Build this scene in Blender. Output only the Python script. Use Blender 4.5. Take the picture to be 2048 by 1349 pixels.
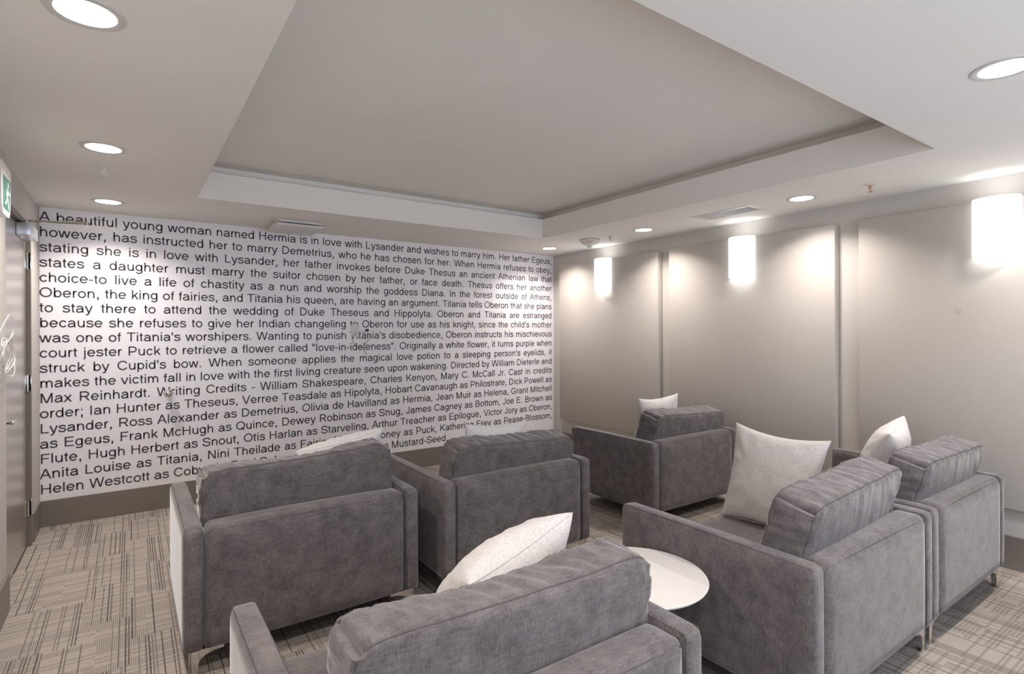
import bpy, bmesh, math, random
from math import pi, sin, cos, radians as RAD
from mathutils import Vector, Matrix, noise

# ------------------------------------------------------------------ clear
for o in list(bpy.data.objects):
    bpy.data.objects.remove(o, do_unlink=True)
SC = bpy.context.scene
COL = SC.collection

# ------------------------------------------------------------------ camera
F_PX, HORIZON, YAW, ROLL, EYE = 1097.4, 661.96, 0.6086, -0.0037, 1.52
fw = Vector((sin(YAW), cos(YAW), 0))
r0 = Vector((cos(YAW), -sin(YAW), 0))
u0 = Vector((0, 0, 1))
rt = r0 * cos(ROLL) + u0 * sin(ROLL)
up = -r0 * sin(ROLL) + u0 * cos(ROLL)
cam = bpy.data.cameras.new('camera')
cam.sensor_width = 36.0
cam.lens = F_PX * 36.0 / 2048
cam.shift_y = -(674.5 - HORIZON) / 2048
cam.clip_start = 0.03
camo = bpy.data.objects.new('camera', cam)
COL.objects.link(camo)
M = Matrix((rt, up, -fw)).transposed().to_4x4()
M.translation = Vector((0, 0, EYE))
camo.matrix_world = M
SC.camera = camo

# ------------------------------------------------------------------ look
SC.view_settings.view_transform = 'Standard'
SC.view_settings.look = 'None'
SC.view_settings.gamma = 1.0
SC.view_settings.exposure = 1.05
SC.view_settings.use_curve_mapping = False
world = bpy.data.worlds.new('world')
SC.world = world
world.use_nodes = True
# cool fill sky shining in through an added, unseen window behind the camera
world.node_tree.nodes['Background'].inputs[0].default_value = (0.76, 0.85, 1.0, 1)
world.node_tree.nodes['Background'].inputs[1].default_value = 1.8
WX0, WX1, WZ0, WZ1 = 0.1, 4.1, 0.35, 2.35
_p = bpy.data.lights.new('fill_window_portal', 'AREA')
_p.shape = 'RECTANGLE'; _p.size = WX1 - WX0; _p.size_y = WZ1 - WZ0
_p.cycles.is_portal = True
_po = bpy.data.objects.new('fill_window_portal', _p)
COL.objects.link(_po)
_po.location = ((WX0 + WX1) / 2, -1.36, (WZ0 + WZ1) / 2)
_po.rotation_euler = (RAD(90), 0, 0)
try:
    SC.cycles.use_denoising = True
    SC.cycles.max_bounces = 10
    SC.cycles.diffuse_bounces = 6
    SC.cycles.sample_clamp_indirect = 6.0
except Exception:
    pass
DOWN_W = 5.6        # watts of one ceiling downlight
DOWN_COL = (1.0, 0.925, 0.865)
SCONCE_W = 1.0
SCONCE_COL = (0.96, 0.98, 1.0)

# ------------------------------------------------------------------ room numbers
YW, XL, XR, ZC = 5.609, -0.581, 4.584, 2.501
YF = -1.2                      # wall behind the camera
TX0, TX1, TY0, TY1 = 0.409, 3.596, 1.13, 4.592
ZLIP, ZTOP, COVE = 2.70, 2.778, 0.13

# ------------------------------------------------------------------ materials
def mat(name, col, rough=0.6, metal=0.0, sheen=0.0, spec=0.5):
    m = bpy.data.materials.new(name)
    m.use_nodes = True
    b = m.node_tree.nodes['Principled BSDF']
    b.inputs['Base Color'].default_value = (*col, 1)
    b.inputs['Roughness'].default_value = rough
    b.inputs['Metallic'].default_value = metal
    b.inputs['Specular IOR Level'].default_value = spec
    if sheen:
        b.inputs['Sheen Weight'].default_value = sheen
        b.inputs['Sheen Roughness'].default_value = 0.4
    return m

def nd(m, typ, **kw):
    n = m.node_tree.nodes.new(typ)
    for k, v in kw.items():
        setattr(n, k, v)
    return n

def lk(m, a, b):
    m.node_tree.links.new(a, b)

def mth(m, op, a, b=None, c=None):
    n = nd(m, 'ShaderNodeMath', operation=op)
    for i, v in enumerate((a, b, c)):
        if v is None:
            continue
        if isinstance(v, (int, float)):
            n.inputs[i].default_value = v
        else:
            lk(m, v, n.inputs[i])
    return n.outputs[0]

def bsdf(m):
    return m.node_tree.nodes['Principled BSDF']

def noisy(m, c0, c1, scale, detail=3.0, stretch=(1, 1, 1), lo=0.3, hi=0.7, bump=0.0, bscale=None, bdist=0.002, coord='Object'):
    """two-tone procedural mottling plus optional bump"""
    tc = nd(m, 'ShaderNodeTexCoord')
    mp = nd(m, 'ShaderNodeMapping')
    mp.inputs['Scale'].default_value = stretch
    lk(m, tc.outputs[coord], mp.inputs[0])
    n = nd(m, 'ShaderNodeTexNoise')
    n.inputs['Scale'].default_value = scale
    n.inputs['Detail'].default_value = detail
    lk(m, mp.outputs[0], n.inputs['Vector'])
    r = nd(m, 'ShaderNodeValToRGB')
    r.color_ramp.elements[0].position = lo
    r.color_ramp.elements[0].color = (*c0, 1)
    r.color_ramp.elements[1].position = hi
    r.color_ramp.elements[1].color = (*c1, 1)
    lk(m, n.outputs[0], r.inputs[0])
    lk(m, r.outputs[0], bsdf(m).inputs['Base Color'])
    if bump:
        n2 = nd(m, 'ShaderNodeTexNoise')
        n2.inputs['Scale'].default_value = bscale or scale * 4
        n2.inputs['Detail'].default_value = 2
        lk(m, mp.outputs[0], n2.inputs['Vector'])
        bp = nd(m, 'ShaderNodeBump')
        bp.inputs['Strength'].default_value = bump
        bp.inputs['Distance'].default_value = bdist
        lk(m, n2.outputs[0], bp.inputs['Height'])
        lk(m, bp.outputs[0], bsdf(m).inputs['Normal'])
    return r

M_ceil = mat('ceiling paint', (0.74, 0.71, 0.69), 0.9)
noisy(M_ceil, (0.83, 0.80, 0.76), (0.845, 0.815, 0.775), 3.0)
M_wall = mat('wall paint', (0.62, 0.58, 0.54), 0.85)
noisy(M_wall, (0.55, 0.52, 0.485), (0.575, 0.545, 0.51), 2.0)
M_base = mat('taupe baseboard', (0.20, 0.175, 0.15), 0.35)
noisy(M_base, (0.20, 0.175, 0.152), (0.212, 0.187, 0.163), 5.0)
M_base_r = M_base
M_mural = mat('mural white vinyl', (0.66, 0.63, 0.655), 0.32)
noisy(M_mural, (0.85, 0.82, 0.85), (0.865, 0.835, 0.865), 1.5)
M_ink = mat('dark lettering', (0.045, 0.038, 0.05), 0.5)
M_chrome = mat('chrome', (0.75, 0.74, 0.72), 0.12, 1.0)
M_white = mat('white plastic', (0.72, 0.70, 0.68), 0.4)
M_table = mat('white laminate', (0.80, 0.765, 0.74), 0.35)
noisy(M_table, (0.66, 0.625, 0.60), (0.68, 0.645, 0.62), 4.0)
M_ring = mat('grey white trim', (0.60, 0.575, 0.55), 0.5)
M_black = mat('black plastic', (0.02, 0.02, 0.022), 0.4)
M_silver = mat('satin aluminium', (0.60, 0.63, 0.68), 0.3, 0.6)
M_dark = mat('dark gap', (0.02, 0.018, 0.016), 0.9)
M_trimpaint = mat('door frame paint', (0.60, 0.555, 0.51), 0.45)
M_dark_trim = mat('taupe frame paint', (0.20, 0.17, 0.145), 0.45)
M_cable = mat('white cable', (0.72, 0.69, 0.66), 0.5)
M_greycable = mat('beige cable', (0.50, 0.48, 0.45), 0.5)
M_green = mat('exit green', (0.06, 0.36, 0.24), 0.4)
M_red = mat('red print', (0.55, 0.10, 0.06), 0.5)
M_clear = mat('clear lens', (0.8, 0.8, 0.8), 0.1)

# brushed metal door
M_door = mat('brushed steel door', (0.56, 0.51, 0.47), 0.26, 0.75)
noisy(M_door, (0.55, 0.505, 0.465), (0.60, 0.555, 0.515), 30.0, stretch=(1, 0.05, 3), bump=0.03, bscale=60)

# armchair chenille
def fabric(name, c0, c1, sheen):
    m = mat(name, c0, 0.95, 0.0, sheen, 0.15)
    tc = nd(m, 'ShaderNodeTexCoord')
    # large brushed-nap blotches + fine streaky slub in two directions
    big = nd(m, 'ShaderNodeTexNoise')
    big.inputs['Scale'].default_value = 14.0
    big.inputs['Detail'].default_value = 5.0
    big.inputs['Roughness'].default_value = 0.65
    lk(m, tc.outputs['Object'], big.inputs['Vector'])
    outs = []
    for st in ((7, 45, 45), (55, 55, 10)):
        mp = nd(m, 'ShaderNodeMapping')
        mp.inputs['Scale'].default_value = st
        lk(m, tc.outputs['Object'], mp.inputs[0])
        n = nd(m, 'ShaderNodeTexNoise')
        n.inputs['Scale'].default_value = 4.0
        n.inputs['Detail'].default_value = 2.0
        lk(m, mp.outputs[0], n.inputs['Vector'])
        outs.append(n.outputs[0])
    s = mth(m, 'ADD', mth(m, 'MULTIPLY', outs[0], 0.5), mth(m, 'MULTIPLY', outs[1], 0.5))
    f = mth(m, 'ADD', mth(m, 'MULTIPLY', big.outputs[0], 0.50), mth(m, 'MULTIPLY', s, 0.55))
    r = nd(m, 'ShaderNodeValToRGB')
    r.color_ramp.elements[0].position = 0.42
    r.color_ramp.elements[0].color = (*c0, 1)
    r.color_ramp.elements[1].position = 0.66
    r.color_ramp.elements[1].color = (*c1, 1)
    lk(m, f, r.inputs[0])
    lk(m, r.outputs[0], bsdf(m).inputs['Base Color'])
    bp = nd(m, 'ShaderNodeBump')
    bp.inputs['Strength'].default_value = 0.25
    bp.inputs['Distance'].default_value = 0.002
    lk(m, f, bp.inputs['Height'])
    lk(m, bp.outputs[0], bsdf(m).inputs['Normal'])
    return m

M_fab = fabric('grey chenille', (0.088, 0.077, 0.078), (0.180, 0.158, 0.157), 0.45)
M_seam = mat('grey seam', (0.105, 0.095, 0.098), 0.95, spec=0.1)
M_pil = mat('oatmeal linen', (0.60, 0.565, 0.55), 0.95, sheen=0.15, spec=0.1)
noisy(M_pil, (0.53, 0.50, 0.49), (0.66, 0.625, 0.61), 90.0, 3, stretch=(1, 1, 2.2), bump=0.15, bscale=260, bdist=0.001)
M_pan = mat('acoustic panel cloth', (0.55, 0.505, 0.455), 0.95, spec=0.1)
noisy(M_pan, (0.475, 0.437, 0.397), (0.51, 0.472, 0.432), 10.0, 3, stretch=(1, 3, 26), bump=0.08, bscale=60, bdist=0.001)

def stained_panel():
    m = mat('acoustic panel cloth with stain', (0.55, 0.505, 0.455), 0.95, spec=0.1)
    r = noisy(m, (0.475, 0.437, 0.397), (0.51, 0.472, 0.432), 10.0, 3, stretch=(1, 3, 26), bump=0.08, bscale=60, bdist=0.001)
    tc = nd(m, 'ShaderNodeTexCoord')
    d = nd(m, 'ShaderNodeVectorMath', operation='DISTANCE')
    lk(m, tc.outputs['Object'], d.inputs[0])
    d.inputs[1].default_value = (-0.08, 1.296, 1.635)
    mr = nd(m, 'ShaderNodeMapRange')
    mr.interpolation_type = 'SMOOTHSTEP'
    mr.inputs['From Min'].default_value = 0.012
    mr.inputs['From Max'].default_value = 0.030
    mr.inputs['To Min'].default_value = 0.35
    mr.inputs['To Max'].default_value = 0.0
    lk(m, d.outputs['Value'], mr.inputs['Value'])
    mx = nd(m, 'ShaderNodeMix', data_type='RGBA')
    lk(m, mr.outputs[0], mx.inputs[0])
    lk(m, r.outputs[0], mx.inputs[6])
    mx.inputs[7].default_value = (0.30, 0.265, 0.235, 1)
    lk(m, mx.outputs[2], bsdf(m).inputs['Base Color'])
    return m
M_pan_st = stained_panel()

def carpet():
    m = mat('plaid carpet tile', (0.4, 0.36, 0.31), 0.95, spec=0.1)
    tc = nd(m, 'ShaderNodeTexCoord')
    sp = nd(m, 'ShaderNodeSeparateXYZ')
    lk(m, tc.outputs['Object'], sp.inputs[0])
    x, y = sp.outputs[0], sp.outputs[1]

    def wn(a, b):
        cb = nd(m, 'ShaderNodeCombineXYZ')
        for i, v in enumerate((a, b)):
            if isinstance(v, (int, float)):
                cb.inputs[i].default_value = v
            else:
                lk(m, v, cb.inputs[i])
        n = nd(m, 'ShaderNodeTexWhiteNoise', noise_dimensions='2D')
        lk(m, cb.outputs[0], n.inputs['Vector'])
        return n.outputs['Value']
    # long lines running towards the mural
    xs = mth(m, 'DIVIDE', x, 0.0135)
    col = mth(m, 'FLOOR', xs)
    fx = mth(m, 'FRACT', xs)
    blk = mth(m, 'FLOOR', mth(m, 'DIVIDE', x, 0.17))
    ysh = mth(m, 'ADD', mth(m, 'DIVIDE', y, 0.52), mth(m, 'MULTIPLY', wn(blk, 7.3), 5.0))
    seg = mth(m, 'FLOOR', ysh)
    pick = wn(col, seg)
    cut = mth(m, 'ADD', 0.36, mth(m, 'MULTIPLY', wn(blk, seg), 0.40))   # some blocks are dense, some open
    on = mth(m, 'GREATER_THAN', pick, cut)
    inl = mth(m, 'MULTIPLY', mth(m, 'GREATER_THAN', fx, 0.22), mth(m, 'LESS_THAN', fx, 0.68))
    line = mth(m, 'MULTIPLY', mth(m, 'MULTIPLY', on, inl),
               mth(m, 'ADD', 0.45, mth(m, 'MULTIPLY', wn(seg, col), 0.5)))
    # dashed weft rows
    ys = mth(m, 'DIVIDE', y, 0.0165)
    row = mth(m, 'FLOOR', ys)
    fy = mth(m, 'FRACT', ys)
    blk2 = mth(m, 'FLOOR', mth(m, 'ADD', mth(m, 'DIVIDE', x, 0.21), mth(m, 'MULTIPLY', wn(mth(m, 'FLOOR', mth(m, 'DIVIDE', y, 0.24)), 3.1), 4.0)))
    cut2 = mth(m, 'ADD', 0.15, mth(m, 'MULTIPLY', wn(blk2, mth(m, 'FLOOR', mth(m, 'DIVIDE', y, 0.13))), 0.6))
    on2 = mth(m, 'GREATER_THAN', wn(row, blk2), cut2)
    dash = mth(m, 'LESS_THAN', mth(m, 'FRACT', mth(m, 'DIVIDE', x, 0.0085)), 0.5)
    iny = mth(m, 'MULTIPLY', mth(m, 'GREATER_THAN', fy, 0.15), mth(m, 'LESS_THAN', fy, 0.85))
    tick = mth(m, 'MULTIPLY', mth(m, 'MULTIPLY', on2, dash), mth(m, 'MULTIPLY', iny, 0.66))
    msk = mth(m, 'MAXIMUM', line, tick)
    n = nd(m, 'ShaderNodeTexNoise')
    n.inputs['Scale'].default_value = 260.0
    n.inputs['Detail'].default_value = 2.0
    lk(m, tc.outputs['Object'], n.inputs['Vector'])
    br = nd(m, 'ShaderNodeValToRGB')
    br.color_ramp.elements[0].position = 0.3
    br.color_ramp.elements[0].color = (0.31, 0.27, 0.232, 1)
    br.color_ramp.elements[1].position = 0.7
    br.color_ramp.elements[1].color = (0.43, 0.38, 0.335, 1)
    lk(m, n.outputs[0], br.inputs[0])
    mx = nd(m, 'ShaderNodeMix', data_type='RGBA')
    lk(m, msk, mx.inputs[0])
    lk(m, br.outputs[0], mx.inputs[6])
    mx.inputs[7].default_value = (0.085, 0.07, 0.06, 1)
    lk(m, mx.outputs[2], bsdf(m).inputs['Base Color'])
    bp = nd(m, 'ShaderNodeBump')
    bp.inputs['Strength'].default_value = 0.4
    bp.inputs['Distance'].default_value = 0.003
    lk(m, n.outputs[0], bp.inputs['Height'])
    lk(m, bp.outputs[0], bsdf(m).inputs['Normal'])
    return m
M_carpet = carpet()

def emis(name, col, s):
    m = mat(name, (0.9, 0.9, 0.9), 0.4)
    bsdf(m).inputs['Emission Color'].default_value = (*col, 1)
    bsdf(m).inputs['Emission Strength'].default_value = s
    return m
M_lens = emis('lit downlight lens', (1.0, 0.97, 0.93), 6.0)
M_shade = emis('lit opal glass', (0.97, 0.99, 1.0), 1.5)
M_sign = emis('photoluminescent white', (0.88, 1.0, 0.97), 0.02)
bsdf(M_sign).inputs['Base Color'].default_value = (0.62, 0.68, 0.66, 1)
M_signg = emis('photoluminescent green', (0.10, 0.36, 0.28), 0.02)
bsdf(M_signg).inputs['Base Color'].default_value = (0.045, 0.17, 0.13, 1)

# ------------------------------------------------------------------ mesh helpers
def link(name, me, m=None, parent=None, smooth=False):
    o = bpy.data.objects.new(name, me)
    COL.objects.link(o)
    if m is not None:
        for mm in (m if isinstance(m, (list, tuple)) else [m]):
            me.materials.append(mm)
    if parent is not None:
        o.parent = parent
    if smooth:
        me.polygons.foreach_set('use_smooth', [True] * len(me.polygons))
    return o

def obj(name, bm, m=None, parent=None, smooth=False, auto=None):
    bmesh.ops.recalc_face_normals(bm, faces=bm.faces[:])
    me = bpy.data.meshes.new(name)
    if auto is not None:
        for e in bm.edges:
            if len(e.link_faces) == 2 and e.calc_face_angle(0) > RAD(auto):
                e.smooth = False
        smooth = True
    bm.to_mesh(me)
    bm.free()
    return link(name, me, m, parent, smooth)

def tag(o, label=None, cat=None, group=None, kind=None):
    if label: o['label'] = label
    if cat: o['category'] = cat
    if group: o['group'] = group
    if kind: o['kind'] = kind
    return o

def empty(name, loc, rz=0.0):
    o = bpy.data.objects.new(name, None)
    o.empty_display_size = 0.1
    COL.objects.link(o)
    o.location = loc
    o.rotation_euler = (0, 0, rz)
    return o

def add_box(bm, a, b, bev=0.0, seg=2):
    r = bmesh.ops.create_cube(bm, size=1.0)
    vs = r['verts']
    for v in vs:
        v.co = Vector([(a[i] + b[i]) / 2 + v.co[i] * (b[i] - a[i]) for i in range(3)])
    if bev > 0:
        es = list({e for v in vs for e in v.link_edges})
        bmesh.ops.bevel(bm, geom=es, offset=bev, segments=seg, profile=0.5, affect='EDGES')
    return bm

def box(a, b, bev=0.0, seg=2):
    return add_box(bmesh.new(), a, b, bev, seg)

def add_lathe(bm, prof, n=48, c=(0, 0, 0), ax='z', close=False):
    """prof: list of (r, h); revolve about axis through c"""
    rings = []
    for r, h in prof:
        ring = []
        for k in range(n):
            t = 2 * pi * k / n
            p = (r * cos(t), r * sin(t), h)
            if ax == 'x': p = (h, r * cos(t), r * sin(t))
            if ax == 'y': p = (r * cos(t), h, r * sin(t))
            ring.append(bm.verts.new(Vector(p) + Vector(c)))
        rings.append(ring)
    for i in range(len(rings) - 1):
        for k in range(n):
            try:
                bm.faces.new((rings[i][k], rings[i][(k + 1) % n], rings[i + 1][(k + 1) % n], rings[i + 1][k]))
            except ValueError:
                pass
    for ring, (r, h) in ((rings[0], prof[0]), (rings[-1], prof[-1])):
        if r > 1e-5 and not close:
            bm.faces.new(ring)
    bmesh.ops.remove_doubles(bm, verts=bm.verts[:], dist=1e-6)
    return bm

def lathe(prof, n=48, c=(0, 0, 0), ax='z'):
    return add_lathe(bmesh.new(), prof, n, c, ax)

def add_tube(bm, pts, r, n=8, closed=False):
    pts = [Vector(p) for p in pts]
    N = len(pts)
    rings = []
    prev = None
    for i, p in enumerate(pts):
        if closed:
            t = pts[(i + 1) % N] - pts[i - 1]
        else:
            t = pts[min(i + 1, N - 1)] - pts[max(i - 1, 0)]
        t.normalize()
        if prev is None:
            a = Vector((0, 0, 1)) if abs(t.z) < 0.9 else Vector((1, 0, 0))
            nrm = t.cross(a).normalized()
        else:
            nrm = (prev - t * prev.dot(t)).normalized()
        prev = nrm
        b = t.cross(nrm)
        rings.append([bm.verts.new(p + r * (cos(2 * pi * k / n) * nrm + sin(2 * pi * k / n) * b)) for k in range(n)])
    for i in range(N if closed else N - 1):
        A, B = rings[i], rings[(i + 1) % N]
        for k in range(n):
            bm.faces.new((A[k], A[(k + 1) % n], B[(k + 1) % n], B[k]))
    if not closed:
        bm.faces.new(rings[0]); bm.faces.new(rings[-1])
    return bm

def tube(pts, r, n=8, closed=False):
    return add_tube(bmesh.new(), pts, r, n, closed)

def crom(P, n=6, closed=False):
    """Catmull-Rom through points"""
    P = [Vector(p) for p in P]
    out = []
    N = len(P)
    for i in range(N if closed else N - 1):
        if closed:
            a, b, c, d = P[i - 1], P[i], P[(i + 1) % N], P[(i + 2) % N]
        else:
            a, b, c, d = P[max(i - 1, 0)], P[i], P[i + 1], P[min(i + 2, N - 1)]
        for k in range(n):
            t = k / n
            out.append(0.5 * ((2 * b) + (c - a) * t + (2 * a - 5 * b + 4 * c - d) * t * t + (3 * b - a - 3 * c + d) * t ** 3))
    if not closed:
        out.append(P[-1])
    return out

def prism(poly, axis, h0, h1, bm=None):
    """extrude a 2-D polygon along axis ('x': poly=(y,z), 'y': (x,z), 'z': (x,y))"""
    bm = bm or bmesh.new()
    def P(a, b, h):
        return {'x': (h, a, b), 'y': (a, h, b), 'z': (a, b, h)}[axis]
    lo = [bm.verts.new(P(a, b, h0)) for a, b in poly]
    hi = [bm.verts.new(P(a, b, h1)) for a, b in poly]
    bm.faces.new(lo); bm.faces.new(hi)
    n = len(poly)
    for i in range(n):
        bm.faces.new((lo[i], lo[(i + 1) % n], hi[(i + 1) % n], hi[i]))
    return bm

def structure(name, bm, m, label=None, cat=None, **kw):
    o = obj(name, bm, m, **kw)
    o['kind'] = 'structure'
    return o

# ------------------------------------------------------------------ room shell
structure('floor', box((XL - 0.3, YF - 0.2, -0.1), (XR + 0.2, YW + 0.2, 0)), M_carpet)
structure('wall_back', box((XL - 0.3, YW, 0), (XR + 0.2, YW + 0.15, 3.0)), M_wall)
structure('wall_right', box((XR, YF, 0), (XR + 0.15, YW, 3.0)), M_wall)
b = bmesh.new()
add_box(b, (XL - 0.3, YF - 0.15, 0), (WX0, YF, 3.0))
add_box(b, (WX1, YF - 0.15, 0), (XR + 0.2, YF, 3.0))
add_box(b, (WX0, YF - 0.15, 0), (WX1, YF, WZ0))
add_box(b, (WX0, YF - 0.15, WZ1), (WX1, YF, 3.0))
structure('wall_front', b, M_wall)
b = bmesh.new()
for k in range(4):
    x = WX0 + (WX1 - WX0 - 0.05) * k / 3
    add_box(b, (x, YF - 0.10, WZ0), (x + 0.05, YF - 0.04, WZ1))
for z in (WZ0, WZ1 - 0.05):
    add_box(b, (WX0, YF - 0.10, z), (WX1, YF - 0.04, z + 0.05))
structure('fill_window_1', b, M_white)  # added for cool fill light; no window is known on this wall
DY0, DY1, DZ = 4.10, 5.20, 2.285       # door opening in the left wall
XN = -0.556                            # the nearer stretch of the left wall stands a little proud
b = bmesh.new()
add_box(b, (XL - 0.2, YF, 0), (XN, DY0 - 0.05, 3.0))
add_box(b, (XL - 0.2, DY0 - 0.05, 0), (XL, DY0, 3.0))
add_box(b, (XL - 0.2, DY0, DZ), (XL, DY1, 3.0))
add_box(b, (XL - 0.2, DY1, 0), (XL, YW, 3.0))
structure('wall_left', b, M_wall)

# ceiling: dropped soffit ring, tray fascia, cove and raised centre in one shell
b = bmesh.new()
def ringq(x0, x1, y0, y1, z):
    return [b.verts.new((x0, y0, z)), b.verts.new((x1, y0, z)), b.verts.new((x1, y1, z)), b.verts.new((x0, y1, z))]
R = [ringq(XL - 0.2, XR + 0.1, YF - 0.1, YW + 0.1, ZC), ringq(TX0, TX1, TY0, TY1, ZC), ringq(TX0, TX1, TY0, TY1, ZLIP),
     ringq(TX0 - COVE, TX1 + COVE, TY0 - COVE, TY1 + COVE, ZLIP), ringq(TX0 - COVE, TX1 + COVE, TY0 - COVE, TY1 + COVE, ZTOP)]
for A, B in zip(R[:-1], R[1:]):
    for k in range(4):
        b.faces.new((A[k], A[(k + 1) % 4], B[(k + 1) % 4], B[k]))
b.faces.new(R[-1])
top = ringq(XL - 0.2, XR + 0.1, YF - 0.1, YW + 0.1, ZTOP + 0.08)
for k in range(4):
    b.faces.new((R[0][k], R[0][(k + 1) % 4], top[(k + 1) % 4], top[k]))
b.faces.new(top)
structure('ceiling', b, M_ceil)

BH = 0.205
structure('baseboard_back', box((XL + 0.002, YW - 0.014, 0), (XR, YW, BH), 0.002), M_base)
structure('baseboard_right', box((XR - 0.014, YF, 0), (XR, YW - 0.014, BH), 0.002), M_base)
bl = bmesh.new()
add_box(bl, (XN, YF, 0), (XN + 0.014, DY0 - 0.055, BH), 0.002)
add_box(bl, (XL, DY1 + 0.045, 0), (XL + 0.010, YW - 0.014, BH), 0.002)
structure('baseboard_left', bl, M_base)

# ------------------------------------------------------------------ lettering: a plain grotesque built from strokes
T2 = 48.0
def arc(cx, cy, rx, ry, a0, a1, n=None):
    n = n or max(4, int(abs(a1 - a0) / 20))
    return [(cx + rx * cos(RAD(a0 + (a1 - a0) * k / n)), cy + ry * sin(RAD(a0 + (a1 - a0) * k / n))) for k in range(n + 1)]
def rect(x0, y0, x1, y1): return [[(x0, y0), (x1, y0), (x1, y1), (x0, y1)]]
def V(x, y0, y1): return rect(x - T2, y0, x + T2, y1)
def Hb(y, x0, x1): return rect(x0, y - 41, x1, y + 41)
def D(x0, y0, x1, y1):
    L = math.hypot(x1 - x0, y1 - y0); h = T2 * L / abs(y1 - y0)
    return [[(x0 - h, y0), (x0 + h, y0), (x1 + h, y1), (x1 - h, y1)]]
def B(p, closed=False, t=T2):
    q, N, L, R_ = [], len(p), [], []
    for i in range(N):
        if closed: a, c = p[i - 1], p[(i + 1) % N]
        else: a, c = p[max(i - 1, 0)], p[min(i + 1, N - 1)]
        dx, dy = c[0] - a[0], c[1] - a[1]
        l = math.hypot(dx, dy) or 1
        L.append((p[i][0] - dy / l * t, p[i][1] + dx / l * t)); R_.append((p[i][0] + dy / l * t, p[i][1] - dx / l * t))
    for i in range(N if closed else N - 1):
        j = (i + 1) % N
        q.append([R_[i], R_[j], L[j], L[i]])
    return q
def El(cx, cy, rx, ry): return B(arc(cx, cy, rx, ry, 0, 345, 23), True)
def Sp(p):
    return B([(v.x, v.y) for v in crom([(x, y, 0) for x, y in p], 4)])
_bowlb = El(293, 259, 184, 226)
_bowld = El(263, 259, 184, 226)
_n = lambda: B([(112, 270), (112, 330)] + arc(280, 305, 166, 180, 170, 0) + [(446, 200), (446, 0)])
_cap = lambda x1, cy, ry, y0, y1: B([(120, y1), (x1, y1)] + arc(x1, cy, 200, ry, 90, -90) + [(120, y0)])
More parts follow.
